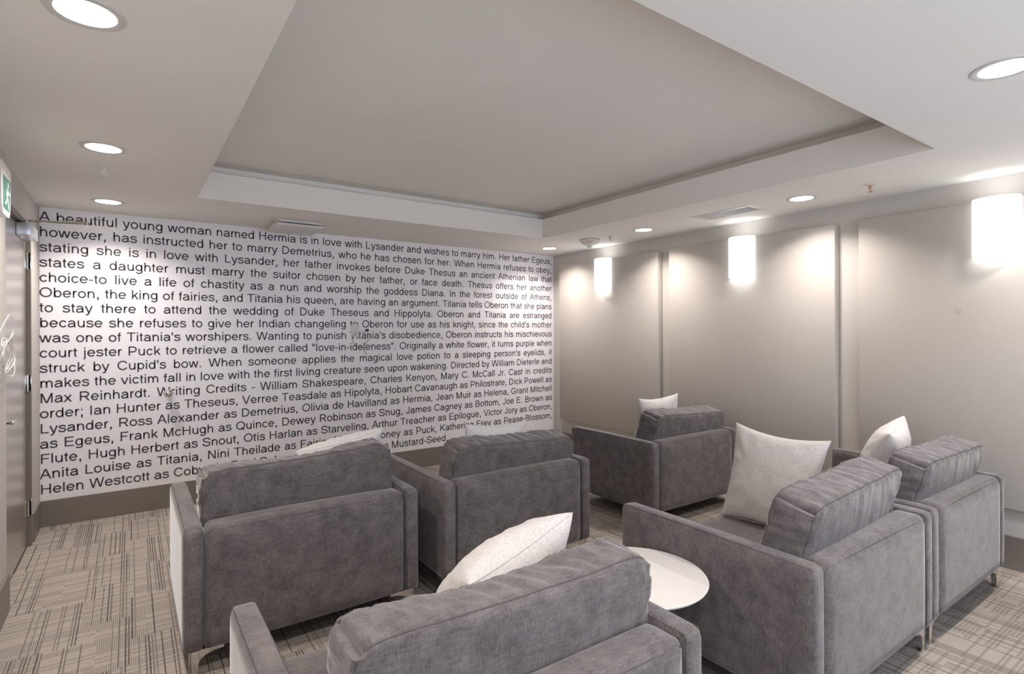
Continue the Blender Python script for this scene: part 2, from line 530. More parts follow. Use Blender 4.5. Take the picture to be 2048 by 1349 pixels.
GL = {
 'A': (667, D(50, 0, 322, 716) + D(617, 0, 345, 716) + Hb(250, 160, 510)),
 'B': (667, V(120, 0, 716) + B([(120, 676), (340, 676)] + arc(340, 526, 196, 150, 90, -90) + [(120, 376)]) + B([(120, 376), (370, 376)] + arc(370, 208, 205, 168, 90, -90) + [(120, 40)])),
 'C': (722, B(arc(385, 358, 300, 326, 32, 328))),
 'D': (722, V(125, 0, 716) + B([(125, 676), (330, 676)] + arc(330, 358, 295, 318, 90, -90) + [(125, 40)])),
 'E': (667, V(125, 0, 716) + Hb(676, 125, 615) + Hb(374, 125, 580) + Hb(41, 125, 625)),
 'F': (611, V(125, 0, 716) + Hb(676, 125, 575) + Hb(368, 125, 515)),
 'G': (778, B(arc(395, 358, 310, 326, 35, 320)) + V(672, 90, 340) + Hb(330, 405, 716)),
 'H': (722, V(125, 0, 716) + V(597, 0, 716) + Hb(378, 125, 597)),
 'I': (278, V(139, 0, 716)),
 'J': (500, B([(385, 716), (385, 200)] + arc(225, 200, 160, 166, 0, -178))),
 'K': (667, V(120, 0, 716) + D(150, 245, 590, 716) + D(600, 0, 290, 410)),
 'L': (556, V(120, 0, 716) + Hb(41, 120, 520)),
 'M': (833, V(120, 0, 716) + V(713, 0, 716) + D(400, 0, 140, 716) + D(433, 0, 693, 716)),
 'N': (722, V(122, 0, 716) + V(600, 0, 716) + D(590, 0, 132, 716)),
 'O': (778, El(389, 358, 312, 326)),
 'P': (667, V(125, 0, 716) + _cap(375, 485, 191, 294, 676)),
 'Q': (778, El(389, 358, 312, 326) + B([(430, 190), (680, -15)])),
 'R': (722, V(125, 0, 716) + _cap(400, 502, 174, 328, 676) + D(630, 0, 410, 328)),
 'S': (667, Sp([(572, 500), (545, 600), (455, 662), (335, 676), (205, 658), (122, 595), (100, 515), (130, 440), (215, 395), (335, 363), (465, 325), (560, 268), (580, 195), (548, 108), (455, 52), (345, 39), (215, 52), (118, 115), (80, 232)])),
 'T': (611, V(305, 0, 716) + Hb(676, 22, 590)),
 'V': (667, D(320, 0, 52, 716) + D(347, 0, 615, 716)),
 'W': (944, D(245, 0, 56, 716) + D(262, 0, 462, 716) + D(682, 0, 482, 716) + D(699, 0, 888, 716)),
 'a': (556, B([(112, 372)] + arc(272, 350, 172, 134, 150, 0) + [(444, 250), (446, 110), (472, 0)]) +
       Sp([(444, 322), (380, 300), (275, 284), (170, 258), (100, 210), (82, 148), (102, 82), (160, 42), (232, 34), (325, 58), (405, 110), (440, 185)])),
 'b': (556, V(110, 0, 716) + _bowlb), 'd': (556, V(446, 0, 716) + _bowld),
 'p': (556, V(110, -208, 519) + _bowlb), 'q': (556, V(446, -208, 519) + _bowld),
 'g': (556, V(446, -40, 519) + El(263, 268, 184, 217) + B([(446, 20), (446, -50)] + arc(268, -50, 178, 118, 0, -165))),
 'c': (500, B(arc(266, 259, 190, 226, 33, 327))),
 'e': (556, B(arc(278, 259, 202, 226, 0, 325)) + Hb(262, 90, 500)),
 'f': (278, B([(135, 0), (135, 570)] + arc(230, 585, 95, 90, 180, 85)) + Hb(480, 22, 265)),
 'h': (556, V(110, 0, 716) + _n()),
 'i': (222, V(111, 0, 519) + V(111, 616, 716)),
 'j': (222, B([(113, 519), (113, -80)] + arc(30, -80, 83, 88, 0, -85)) + V(113, 616, 716)),
 'k': (500, V(110, 0, 716) + D(120, 170, 430, 519) + D(445, 0, 245, 320)),
 'l': (222, V(111, 0, 716)),
 'm': (833, V(110, 0, 519) + B([(112, 270), (112, 330)] + arc(264, 310, 150, 175, 170, 0) + [(414, 200), (414, 0)]) + B([(416, 270), (416, 330)] + arc(570, 310, 152, 175, 170, 0) + [(722, 200), (722, 0)])),
 'n': (556, V(110, 0, 519) + _n()),
 'o': (556, El(278, 259, 202, 226)),
 'r': (333, V(112, 0, 519) + B([(114, 250)] + arc(270, 320, 156, 160, 175, 75))),
 's': (500, Sp([(425, 372), (398, 440), (335, 478), (250, 485), (155, 472), (98, 428), (92, 372), (122, 322), (190, 293), (290, 268), (385, 238), (428, 192), (425, 128), (385, 64), (310, 37), (240, 34), (150, 46), (92, 86), (70, 150)])),
 't': (278, B([(128, 650), (128, 130)] + arc(208, 125, 80, 88, 180, 278)) + Hb(480, 20, 258)),
 'u': (556, V(446, 0, 519) + B([(110, 519), (110, 320)] + arc(276, 215, 166, 181, 180, 350) + [(444, 240)])),
 'v': (500, D(240, 0, 52, 519) + D(260, 0, 448, 519)),
 'w': (722, D(193, 0, 50, 519) + D(210, 0, 352, 519) + D(512, 0, 370, 519) + D(529, 0, 672, 519)),
 'x': (500, D(55, 0, 440, 519) + D(445, 0, 60, 519)),
 'y': (500, D(252, 0, 52, 519) + B([(450, 519), (262, -20), (225, -110), (170, -158), (72, -160)])),
 '.': (278, rect(88, 0, 188, 100)), ',': (278, rect(88, 0, 188, 100) + D(130, -142, 152, 20)),
 ';': (278, rect(88, 0, 188, 100) + D(130, -142, 152, 20) + rect(88, 419, 188, 519)),
 "'": (191, V(95, 460, 716)), '"': (355, V(105, 460, 716) + V(250, 460, 716)),
 '-': (333, Hb(262, 35, 298)), ' ': (278, []),
}

def text_bm(line, size, width=None, min_gap=None):
    """flat lettering in the x/z plane; justified to width by widening the word gaps"""
    nat = sum(GL[c][0] for c in line if c != ' ') / 1000 * size
    ns = line.count(' ')
    gap = 0.278 * size if (width is None or ns == 0) else (width - nat) / ns
    bm = bmesh.new()
    x = 0.0
    for c in line:
        a, quads = GL[c]
        if c == ' ':
            x += gap
            continue
        for q in quads:
            bm.faces.new([bm.verts.new((x + px * size / 1000, 0, py * size / 1000)) for px, py in q])
        x += a * size / 1000
    for f in bm.faces:
        f.normal_update()
        if f.normal.y > 0:
            f.normal_flip()
    return bm, x

def text_obj(name, line, size, m, parent, width=None):
    bm, w = text_bm(line, size, width)
    me = bpy.data.meshes.new(name)
    bm.to_mesh(me); bm.free()
    return link(name, me, m, parent), w

# ------------------------------------------------------------------ mural on the back wall
mural = empty('text_mural', (0, YW - 0.0005, BH))
tag(mural, 'white wall mural covered edge to edge with dark grey printed text', 'mural')
MT = 0.004
obj('mural_sheet', box((XL + 0.006, -MT, 0.0), (XR - 0.006, 0, ZC - BH - 0.001)), M_mural, mural)
LINES = """A beautiful young woman named Hermia is in love with Lysander and wishes to marry him. Her father Egeus,
however, has instructed her to marry Demetrius, who he has chosen for her. When Hermia refuses to obey,
stating she is in love with Lysander, her father invokes before Duke Thesus an ancient Athenian law that
states a daughter must marry the suitor chosen by her father, or face death. Thesus offers her another
choice-to live a life of chastity as a nun and worship the goddess Diana. In the forest outside of Athens,
Oberon, the king of fairies, and Titania his queen, are having an argument. Titania tells Oberon that she plans
to stay there to attend the wedding of Duke Theseus and Hippolyta. Oberon and Titania are estranged
because she refuses to give her Indian changeling to Oberon for use as his knight, since the child's mother
was one of Titania's worshipers. Wanting to punish Titania's disobedience, Oberon instructs his mischievous
court jester Puck to retrieve a flower called "love-in-ideleness". Originally a white flower, it turns purple when
struck by Cupid's bow. When someone applies the magical love potion to a sleeping person's eyelids, it
makes the victim fall in love with the first living creature seen upon wakening. Directed by William Dieterle and
Max Reinhardt. Writing Credits - William Shakespeare, Charles Kenyon, Mary C. McCall Jr. Cast in credits
order; Ian Hunter as Theseus, Verree Teasdale as Hipolyta, Hobart Cavanaugh as Philostrate, Dick Powell as
Lysander, Ross Alexander as Demetrius, Olivia de Havilland as Hermia, Jean Muir as Helena, Grant Mitchell
as Egeus, Frank McHugh as Quince, Dewey Robinson as Snug, James Cagney as Bottom, Joe E. Brown as
Flute, Hugh Herbert as Snout, Otis Harlan as Starveling, Arthur Treacher as Epilogue, Victor Jory as Oberon,
Anita Louise as Titania, Nini Theilade as Fairie, Mickey Rooney as Puck, Katherine Frey as Pease-Blossom,
Helen Westcott as Cobweb, Fred Sale as Moth, Billy Barty as Mustard-Seed.""".split('\n')
EM = 0.1055
for i, ln in enumerate(LINES):
    last = i == len(LINES) - 1
    o, w = text_obj('text_line', ln, EM, M_ink, mural, None if last else 5.118)
    o.location = (-0.578, -MT - 0.0012, 2.508 - 0.11844 * (i + 1) - BH)

# ------------------------------------------------------------------ acoustic panels on the right wall
PT = 0.08
panels = [(3.813, 5.405, 'pale fabric wall panel nearest the text mural, behind the farthest armchair', M_pan),
          (2.067, 3.668, 'pale fabric wall panel in the middle of the three on the right wall', M_pan),
          (0.300, 1.898, 'pale fabric wall panel with a faint round grey stain, nearest the camera', M_pan_st)]
for y0, y1, lab, m in panels:
    o = obj('acoustic_panel', box((-PT, y0, 0.393), (-0.0005, y1, 2.342), 0.006), m, auto=40)
    o.location = (XR, 0, 0)
    tag(o, lab, 'wall panel', 'fabric panels on the right wall')

# ------------------------------------------------------------------ wall sconces
def half_shell(r, d, z0, z1, t=0.004, n=28):
    """open-ended half-round shade bulging towards -x"""
    bm = bmesh.new()
    cols = []
    for k in range(n + 1):
        a = pi / 2 + pi * k / n
        co = (d * cos(a), r * sin(a)); ci = ((d - t) * cos(a), (r - t) * sin(a))
        cols.append([bm.verts.new((co[0], co[1], z0)), bm.verts.new((co[0], co[1], z1)), bm.verts.new((ci[0], ci[1], z1)), bm.verts.new((ci[0], ci[1], z0))])
    for A, B_ in zip(cols[:-1], cols[1:]):
        for k in range(4):
            bm.faces.new((A[k], A[(k + 1) % 4], B_[(k + 1) % 4], B_[k]))
    bm.faces.new(cols[0]); bm.faces.new(cols[-1])
    return bm

for y, lab in ((4.600, 'lit white half-round sconce nearest the text mural'),
               (2.850, 'lit white half-round sconce on the middle wall panel'),
               (1.094, 'lit white half-round sconce on the stained panel, largest in view')):
    s = empty('wall_sconce', (XR - PT, y, 1.993))
    tag(s, lab, 'wall light', 'half-round sconces on the right wall')
    obj('shade', half_shell(0.122, 0.10, 0.0, 0.355), M_shade, s, auto=40)
    bk_ = bmesh.new()
    add_box(bk_, (-0.012, -0.06, 0.08), (0, 0.06, 0.28), 0.003)
    add_lathe(bk_, [(0.004, -0.095), (0.004, -0.012)], 10, (0, 0, 0.18), 'x')
    obj('back_plate', bk_, M_white, s, auto=40)
    for dz in (0.18,):
        L = bpy.data.lights.new('sconce_glow', 'POINT')
        L.energy = SCONCE_W; L.color = SCONCE_COL; L.shadow_soft_size = 0.05
        lo = bpy.data.objects.new('sconce_glow', L); COL.objects.link(lo); lo.parent = s
        lo.location = (-0.05, 0, dz)

# ------------------------------------------------------------------ ceiling downlights
def downlight(x, y, lab):
    d = empty('ceiling_downlight', (x, y, ZC))
    tag(d, lab, 'ceiling light', 'recessed round ceiling downlights')
    obj('trim_ring', lathe([(0.079, 0.0), (0.079, -0.003), (0.090, -0.006), (0.102, -0.004), (0.104, 0.0)], 48), M_ring, d, auto=50)
    obj('lens', lathe([(0.079, -0.0005), (0.079, -0.0028), (0.06, -0.0045), (0.001, -0.005)], 40), M_lens, d, True)
    L = bpy.data.lights.new('downlight_lamp', 'AREA')
    L.shape = 'DISK'; L.size = 0.15; L.energy = DOWN_W; L.color = DOWN_COL; L.spread = RAD(128)
    lo = bpy.data.objects.new('downlight_lamp', L); COL.objects.link(lo); lo.parent = d
    lo.location = (0, 0, -0.008)
for x, y, lab in (
    (-0.107, 2.124, 'round ceiling downlight at the top left, largest of the left row'),
    (-0.111, 3.634, 'round ceiling downlight, middle one of the left row above the door side'),
    (-0.130, 5.110, 'round ceiling downlight by the top left corner of the mural'),
    (4.107, 5.106, 'round ceiling downlight by the top right corner of the mural'),
    (4.119, 3.659, 'round ceiling downlight between the smoke alarm and the air vent'),
    (4.118, 2.123, 'round ceiling downlight between the air vent and the copper sprinkler'),
    (2.701, 0.630, 'round ceiling downlight cut by the right edge of the picture'),
    (1.30, 0.630, 'round ceiling downlight directly above the armchair nearest the camera'),
    (-0.107, 0.630, 'round ceiling downlight overhead, closest of all to the camera position'),
    (4.118, 0.630, 'round ceiling downlight past the right edge, closest to the stained panel')):
    downlight(x, y, lab)

# ------------------------------------------------------------------ sprinklers
def sprinkler(x, y, lab, m):
    s = empty('fire_sprinkler', (x, y, ZC))
    tag(s, lab, 'sprinkler', 'sprinkler heads in the ceiling')
    obj('escutcheon', lathe([(0.040, 0.0), (0.040, -0.002), (0.032, -0.006), (0.012, -0.008)], 32), M_white, s, auto=50)
    b_ = lathe([(0.010, -0.006), (0.010, -0.022), (0.006, -0.024), (0.006, -0.03)], 16)
    for sg in (-1, 1):
        add_tube(b_, crom([(0.009 * sg, 0, -0.018), (0.015 * sg, 0, -0.03), (0.011 * sg, 0, -0.042), (0.002 * sg, 0, -0.05)], 4), 0.0022, 6)
    obj('frame', b_, m, s, auto=50)
    obj('deflector', lathe([(0.001, -0.049), (0.014, -0.050), (0.016, -0.052), (0.001, -0.0525)], 20), m, s, auto=50)
M_copper = mat('copper', (0.62, 0.33, 0.22), 0.3, 0.9)
M_steel2 = mat('sprinkler steel', (0.42, 0.41, 0.40), 0.35, 0.8)
sprinkler(-0.12, 4.06, 'small ceiling sprinkler between the two far left downlights', M_white)
sprinkler(4.089, 4.085, 'small steel ceiling sprinkler beside the smoke alarm', M_steel2)
sprinkler(4.108, 1.657, 'small copper ceiling sprinkler nearest the big sconce', M_copper)

# ------------------------------------------------------------------ smoke / fire alarm
sm = empty('smoke_alarm', (4.085, 4.385, ZC))
tag(sm, 'white bowl-shaped fire alarm strobe on the ceiling near the mural corner', 'smoke alarm')
obj('housing', lathe([(0.105, 0.0), (0.108, -0.006), (0.105, -0.010), (0.100, -0.020), (0.086, -0.042), (0.062, -0.058), (0.03, -0.064), (0.001, -0.065)], 48), M_white, sm, auto=50)
obj('rim', lathe([(0.110, 0.0), (0.111, -0.005), (0.108, -0.0065), (0.104, -0.006)], 48), mat('grey rim', (0.36, 0.34, 0.32), 0.5), sm, auto=50)
lb = bmesh.new()
add_box(lb, (-0.022, -0.018, -0.088), (0.022, 0.018, -0.058), 0.006, 3)
obj('strobe_lens', lb, M_clear, sm, auto=40)
txt, w = text_obj('red_lettering', 'FIRE', 0.024, M_red, sm)
al = math.atan2(-4.085, -4.385)
dv = Vector((-4.085, -4.385, 0)).normalized()
tm = Matrix((Vector((-dv.y, dv.x, 0)), -(dv * 0.8 + Vector((0, 0, -0.6))).normalized(), (Vector((0, 0, 0.8)) + dv * 0.6).normalized())).transposed().to_4x4()
# text faces the room: local -y is the letter normal
tm.translation = dv * 0.096 + Vector((0, 0, -0.045)) - Vector((-dv.y, dv.x, 0)) * (w / 2)
txt.matrix_local = tm

# ------------------------------------------------------------------ ceiling vent grille
vx0, vx1, vy0, vy1 = 3.99, 4.245, 2.455, 3.015
v = empty('ceiling_vent', ((vx0 + vx1) / 2, (vy0 + vy1) / 2, ZC))
tag(v, 'white rectangular louvred air vent in the ceiling soffit', 'air vent')
hx, hy, fr = (vx1 - vx0) / 2, (vy1 - vy0) / 2, 0.038
b = bmesh.new()
for a in (((-hx, -hy), (hx, -hy + fr)), ((-hx, hy - fr), (hx, hy)), ((-hx, -hy + fr), (-hx + fr, hy - fr)), ((hx - fr, -hy + fr), (hx, hy - fr))):
    add_box(b, (a[0][0], a[0][1], -0.0045), (a[1][0], a[1][1], 0), 0.0010)
obj('frame', b, M_white, v, auto=40)
obj('backing', box((-hx + fr, -hy + fr, -0.0015), (hx - fr, hy - fr, 0)), mat('vent shadow', (0.03, 0.028, 0.026), 0.9), v)
b = bmesh.new()
nsl = 24
for k in range(nsl):
    yy = -hy + fr + (2 * hy - 2 * fr) * (k + 0.5) / nsl
    prism([(yy - 0.0035, -0.0018), (yy - 0.0015, -0.0018), (yy + 0.0035, -0.0042), (yy + 0.0015, -0.0042)], 'x', -hx + fr, hx - fr, b)
for k in range(1, 4):
    xx = -hx + fr + (2 * hx - 2 * fr) * k / 4
    add_box(b, (xx - 0.0012, -hy + fr, -0.0030), (xx + 0.0012, hy - fr, -0.002))
obj('louvres', b, mat('shaded louvre paint', (0.62, 0.60, 0.58), 0.5), v)  # white slats greyed, the shade between them put into their colour

# ------------------------------------------------------------------ plaque diffuser near the mural
pd = empty('plaque_diffuser', (1.245, 5.245, ZC))
tag(pd, 'square two-layer white ceiling plate touching the top of the text mural', 'air diffuser')
obj('mounting_plate', box((-0.185, -0.20, -0.022), (0.185, 0.20, 0), 0.008, 3), M_white, pd, auto=40)
obj('gap_shade', box((-0.15, -0.165, -0.034), (0.15, 0.165, -0.022)), M_dark, pd)  # near-black block standing in for the shade between the two plates
obj('face_plate', box((-0.205, -0.22, -0.056), (0.205, 0.22, -0.034), 0.010, 3), M_white, pd, auto=40)

# ------------------------------------------------------------------ armchairs
W, DEP, ZB, ZA = 1.108, 0.94, 0.12, 0.662
AT = 0.083
HW, HD = W / 2, DEP / 2

def soft_box(a, b, r, cuts, puff, seed=0, wr=None):
    """rounded, puffed upholstery block; wr(p, s) gives extra displacement along the normal"""
    bm = bmesh.new()
    c = [(a[i] + b[i]) / 2 for i in range(3)]
    h = [(b[i] - a[i]) / 2 for i in range(3)]
    # gridded cube surface
    vd = {}
    def vert(i, j, k):
        key = (i, j, k)
        if key not in vd:
            vd[key] = bm.verts.new((2 * i / cuts[0] - 1, 2 * j / cuts[1] - 1, 2 * k / cuts[2] - 1))
        return vd[key]
    nx, ny, nz = cuts
    for i in range(nx):
        for j in range(ny):
            for k in (0, nz):
                bm.faces.new((vert(i, j, k), vert(i + 1, j, k), vert(i + 1, j + 1, k), vert(i, j + 1, k)))
    for i in range(nx):
        for k in range(nz):
            for j in (0, ny):
                bm.faces.new((vert(i, j, k), vert(i + 1, j, k), vert(i + 1, j, k + 1), vert(i, j, k + 1)))
    for j in range(ny):
        for k in range(nz):
            for i in (0, nx):
                bm.faces.new((vert(i, j, k), vert(i, j + 1, k), vert(i, j + 1, k + 1), vert(i, j, k + 1)))
    out = {}
    for v in bm.verts:
        s = v.co.copy()
        p = Vector([s[i] * h[i] for i in range(3)])
        q = Vector([max(-h[i] + r, min(h[i] - r, p[i])) for i in range(3)])
        d = p - q
        if d.length > 1e-9:
            n = d.normalized()
            # keep grid spacing while rounding
            m = max(abs(d[i]) for i in range(3)) if d.length else 0
            p = q + n * min(r, d.length if sum(abs(d[i]) > 1e-9 for i in range(3)) == 1 else r)
        else:
            n = Vector((0, 0, 0))
        n = Vector([n[i] if abs(n[i]) > 1e-6 else 0 for i in range(3)])
        for i in range(3):
            o1, o2 = [t for t in range(3) if t != i]
            k = (1 - s[o1] ** 2) * (1 - s[o2] ** 2)
            p[i] += s[i] ** 3 * puff[i] * (max(k, 0) ** 0.6)
        if wr:
            p = p + n * wr(p, s)
        out[v] = p + Vector(c)
    soft_box.S = {}
    for v, p in out.items():
        soft_box.S[v] = v.co.copy()
        v.co = p
    return bm

def arm_bm(sgn):
    x0, x1 = (-HW, -HW + AT) if sgn < 0 else (HW - AT, HW)
    return soft_box((x0, -HD, ZB), (x1, HD, ZA), 0.024, (10, 28, 20), (0.003, 0.003, 0.004))

def arm_seam(sgn):
    """stitched welt along the outer top edge and down the rear corner of an arm"""
    xo = sgn * (HW - 0.009); xi = sgn * (HW - AT + 0.009)
    bm = bmesh.new()
    z, zf = ZA - 0.005, ZB + 0.02
    for x in (xo, xi):
        add_tube(bm, [(x, -HD + 0.012, z), (x, 0, z + 0.004), (x, HD - 0.012, z)], 0.0014, 6)
    add_tube(bm, [(xi, -HD + 0.004, ZB + 0.02), (xi, -HD + 0.003, ZA * 0.6), (xi, -HD + 0.005, ZA - 0.015)], 0.0014, 6)
    return bm

CW, CT, CH = 0.93, 0.165, 0.425       # loose back cushion
def cush_wr(p, s):
    """gathers running away from the seams"""
    if abs(s.z) > 0.9:                       # boxing: gathers running front to back
        q = Vector((p.x * 26 + p.y * 8, p.y * 6, 0))
    elif abs(s.x) > 0.95:
        q = Vector((0, p.y * 6, p.z * 24 + p.y * 6))
    else:
        e = abs(s.x) ** 4
        q = Vector((p.x * (24 * (1 - e) + 6 * e), p.y * 6, p.z * (5 * (1 - e) + 24 * e)))
    n = noise.noise(q) * 0.6 + noise.noise(q * 2.1 + Vector((7, 1, 3))) * 0.4
    edge = max(abs(s.x) ** 6, abs(s.z) ** 5)
    return n * (0.003 + 0.011 * edge)

def cushion_pair(sag):
    """loose back cushion and the fine welt along its two big faces"""
    bm = soft_box((-CW / 2, -CT / 2, 0), (CW / 2, CT / 2, CH), 0.022, (84, 16, 36), (0.006, 0.028, 0.006), wr=cush_wr)
    S = soft_box.S
    for v in bm.verts:
        s = S[v]
        tz = max(0.0, (v.co.z / CH - 0.55) / 0.45)
        k = (min(abs(s.x), 1.0) ** 14) * (min(abs(s.z), 1.0) ** 8)
        v.co.x -= math.copysign(0.020 * k, s.x); v.co.z -= math.copysign(0.020 * k, s.z)
        # slumped top: the front edge gives way in the middle, the ends droop
        fr = 0.65 + 0.35 * s.y
        v.co.z -= tz * tz * (sag * fr * max(0, 1 - (s.x * 1.15 + 0.10) ** 2) + 0.018 * abs(s.x) ** 7)
        v.co.z += tz * 0.006 * noise.noise(Vector((v.co.x * 6, s.y * 0.8, 3.3)))
    pb = bmesh.new()
    for sy in (-1, 1):
        lp = [v for v in bm.verts if abs(S[v].y - sy) < 1e-4 and max(abs(S[v].x), abs(S[v].z)) > 0.9999]
        def par(v):
            a = S[v]
            if a.z > 0.9999: return a.x
            if a.x > 0.9999: return 1 + (1 - a.z)
            if a.z < -0.9999: return 3 + (1 - a.x)
            return 5 + (a.z + 1)
        lp.sort(key=par)
        add_tube(pb, [v.co + Vector((0, sy * 0.0008, 0)) for v in lp], 0.0022, 6, True)
    return bm, pb

def leg_bm(sx, sy):
    """polished L-plan bracket leg: two thin curved wings meeting at the corner"""
    bm = bmesh.new()
    w, t, foot = 0.135, 0.007, 0.030
    prof = [(0, 0), (foot, 0)]
    prof += [(foot + 0.004, 0.060)]
    for k in range(9):                       # concave sweep up to the rail
        a = k / 8
        prof.append((foot + 0.006 + (w - foot - 0.006) * (1 - cos(a * pi / 2)) ** 1.0, 0.066 + (ZB - 0.014 - 0.066) * sin(a * pi / 2)))
    prof += [(w, ZB), (0, ZB)]
    cx, cy = sx * (HW - 0.025), sy * (HD - 0.025)
    px = [(cx - sx * u, z) for u, z in prof]
    py = [(cy - sy * u, z) for u, z in prof]
    prism(px, 'y', cy - sy * t if sy > 0 else cy, cy if sy > 0 else cy + t, bm)
    prism(py, 'x', cx - t if sx > 0 else cx, cx if sx > 0 else cx + t, bm)
    return bm

def make_chair():
    root = empty('armchair', (0, 0, 0))
    IW = HW - AT
    obj('base', soft_box((-IW + 0.001, -HD + 0.02, ZB), (IW - 0.001, HD - 0.012, 0.30), 0.010, (10, 8, 4), (0, 0.003, 0)), M_fab, root, auto=60)
    for sg in (-1, 1):
        a = obj('arm', arm_bm(sg), M_fab, root, auto=60)
        obj('seam', arm_seam(sg), M_seam, a, True)
    bp = obj('back_panel', soft_box((-IW + 0.001, -HD - 0.004, ZB + 0.002), (IW - 0.001, -HD + 0.135, ZA - 0.004), 0.034, (30, 8, 16), (0, 0.006, 0.012)), M_fab, root, auto=60)
    sb = bmesh.new()
    pts = [(-IW + 0.012, -HD + 0.010, ZA - 0.034)]
    for k in range(13):
        t = -1 + k / 6
        pts.append((t * (IW - 0.02), -HD + 0.004, ZA - 0.022 + 0.006 * (1 - t * t)))
    pts.append((IW - 0.012, -HD + 0.010, ZA - 0.034))
    add_tube(sb, pts, 0.0014, 6)
    obj('seam', sb, M_seam, bp, True)
    obj('seat_cushion', soft_box((-IW + 0.003, -HD + 0.13, 0.30), (IW - 0.003, HD + 0.006, 0.44), 0.03, (30, 24, 8), (0, 0.010, 0.016)), M_fab, root, auto=60)
    cb_, pb_ = cushion_pair(0.014)
    bc = obj('back_cushion', cb_, M_fab, root, auto=70)
    obj('piping', pb_, M_seam, bc, True)
    for sx in (-1, 1):
        for sy in (-1, 1):
            obj('leg', leg_bm(sx, sy), M_chrome, root)
    return root

def kids(o):
    return [c for c in bpy.data.objects if c.parent == o]

def copy_tree(o, parent=None):
    c = o.copy()
    COL.objects.link(c)
    c.parent = parent
    for ch in kids(o):
        copy_tree(ch, c)
    return c

# centre x, rear y, back cushion (dx, dy, dz, lean deg, roll deg, yaw deg), label
CH_IN = [
 (0.806, 0.985, (0.025, 0.0, 0, 4, 1.2, 0), 'grey armchair nearest the camera, back turned, white pillow in its right corner'),
 (2.552, 0.990, (0.0, 0, 0.03, 15, -1, 3), 'grey armchair right of the white table with a square pillow against its arm'),
 (3.676, 0.995, (0.0, 0, 0.018, 15, 1.3, 1), 'grey armchair at the far right, between the stained panel and the pillow chair'),
 (0.738, 2.740, (0, 0, 0.032, 4, -1.6, 0), 'grey armchair in the far row nearest the steel door'),
 (1.988, 2.725, (0.0, 0, -0.008, 15, 3, 1), 'grey armchair in the middle of the far row, in front of the mural'),
 (3.788, 2.790, (0.0, 0, 0.005, 16, 3, 1), 'grey armchair of the far row beside the right wall panels'),
]
proto = make_chair()
chairs = []
for i, (cx, ry, cu, lab) in enumerate(CH_IN):
    c = proto if i == 0 else copy_tree(proto)
    c.location = (cx, ry + HD, 0)
    tag(c, lab, 'armchair', 'grey armchairs facing the mural')
    chairs.append(c)
cb_, pb_ = cushion_pair(0.040)
slump = obj('back_cushion', cb_, M_fab, auto=70)
slump_welt = obj('piping', pb_, M_seam, None, True)
for c, (cx, ry, cu, lab) in zip(chairs, CH_IN):
    for k in kids(c):
        if k.name.startswith('back_cushion'):
            dx, dy, dz, lean, roll, yaw = cu
            k.location = (dx, -HD + 0.245 + dy, 0.447 + dz)
            k.rotation_euler = (RAD(lean), RAD(roll), RAD(yaw))
            if lean < 8:                     # the two upright cushions are the more slumped ones
                k.data = slump.data
                for q in kids(k):
                    q.data = slump_welt.data

bpy.data.objects.remove(slump)
bpy.data.objects.remove(slump_welt)

# ------------------------------------------------------------------ throw pillows
def pillow_bm(S=0.25, T=0.085, seed=0, cc=0.10, n=36):
    bm = bmesh.new()
    grid = {}
    off = Vector((seed * 3.7, seed * 1.9, seed * 5.1))
    for side in (-1, 1):
        for i in range(n + 1):
            for j in range(n + 1):
                # denser near the edges
                u = sin((2 * i / n - 1) * pi / 2); v_ = sin((2 * j / n - 1) * pi / 2)
                edge = i in (0, n) or j in (0, n)
                key = (0 if edge else side, i, j)
                if key in grid:
                    continue
                x = S * u * (1 - cc * (1 - v_ * v_) * abs(u) ** 1.5)
                z = S * v_ * (1 - cc * (1 - u * u) * abs(v_) ** 1.5)
                k = max((1 - u * u) * (1 - v_ * v_), 0)
                th = T * k ** 0.42
                # gathers fanning in from the corners and edges
                rr = max(abs(u), abs(v_))
                ang = math.atan2(v_, u)
                g = noise.noise(Vector((cos(ang) * 9, sin(ang) * 9, rr * 1.5)) + off * 2)
                g2 = noise.noise(Vector((x * 16, z * 16, side)) + off)
                band = math.exp(-((rr - 0.72) / 0.20) ** 2)
                th += (0.010 * g * band + 0.006 * g2) * min(1, 4 * k)
                y = side * th
                grid[key] = bm.verts.new((x + 0.002 * g2 * (1 if edge else 0), y, z))
    def gv(side, i, j):
        e = i in (0, n) or j in (0, n)
        return grid[(0 if e else side, i, j)]
    for side in (-1, 1):
        for i in range(n):
            for j in range(n):
                q = [gv(side, i, j), gv(side, i + 1, j), gv(side, i + 1, j + 1), gv(side, i, j + 1)]
                bm.faces.new(q if side < 0 else q[::-1])
    return bm

def pillow_edge(S=0.25, cc=0.10, n=18):
    P = []
    for a in range(4):
        for k in range(n):
            t = -1 + 2 * k / n
            if a == 0: u, v_ = t, -1
            elif a == 1: u, v_ = 1, t
            elif a == 2: u, v_ = -t, 1
            else: u, v_ = -1, -t
            P.append((S * u * (1 - cc * (1 - v_ * v_) * abs(u) ** 1.5), 0, S * v_ * (1 - cc * (1 - u * u) * abs(v_) ** 1.5)))
    return P

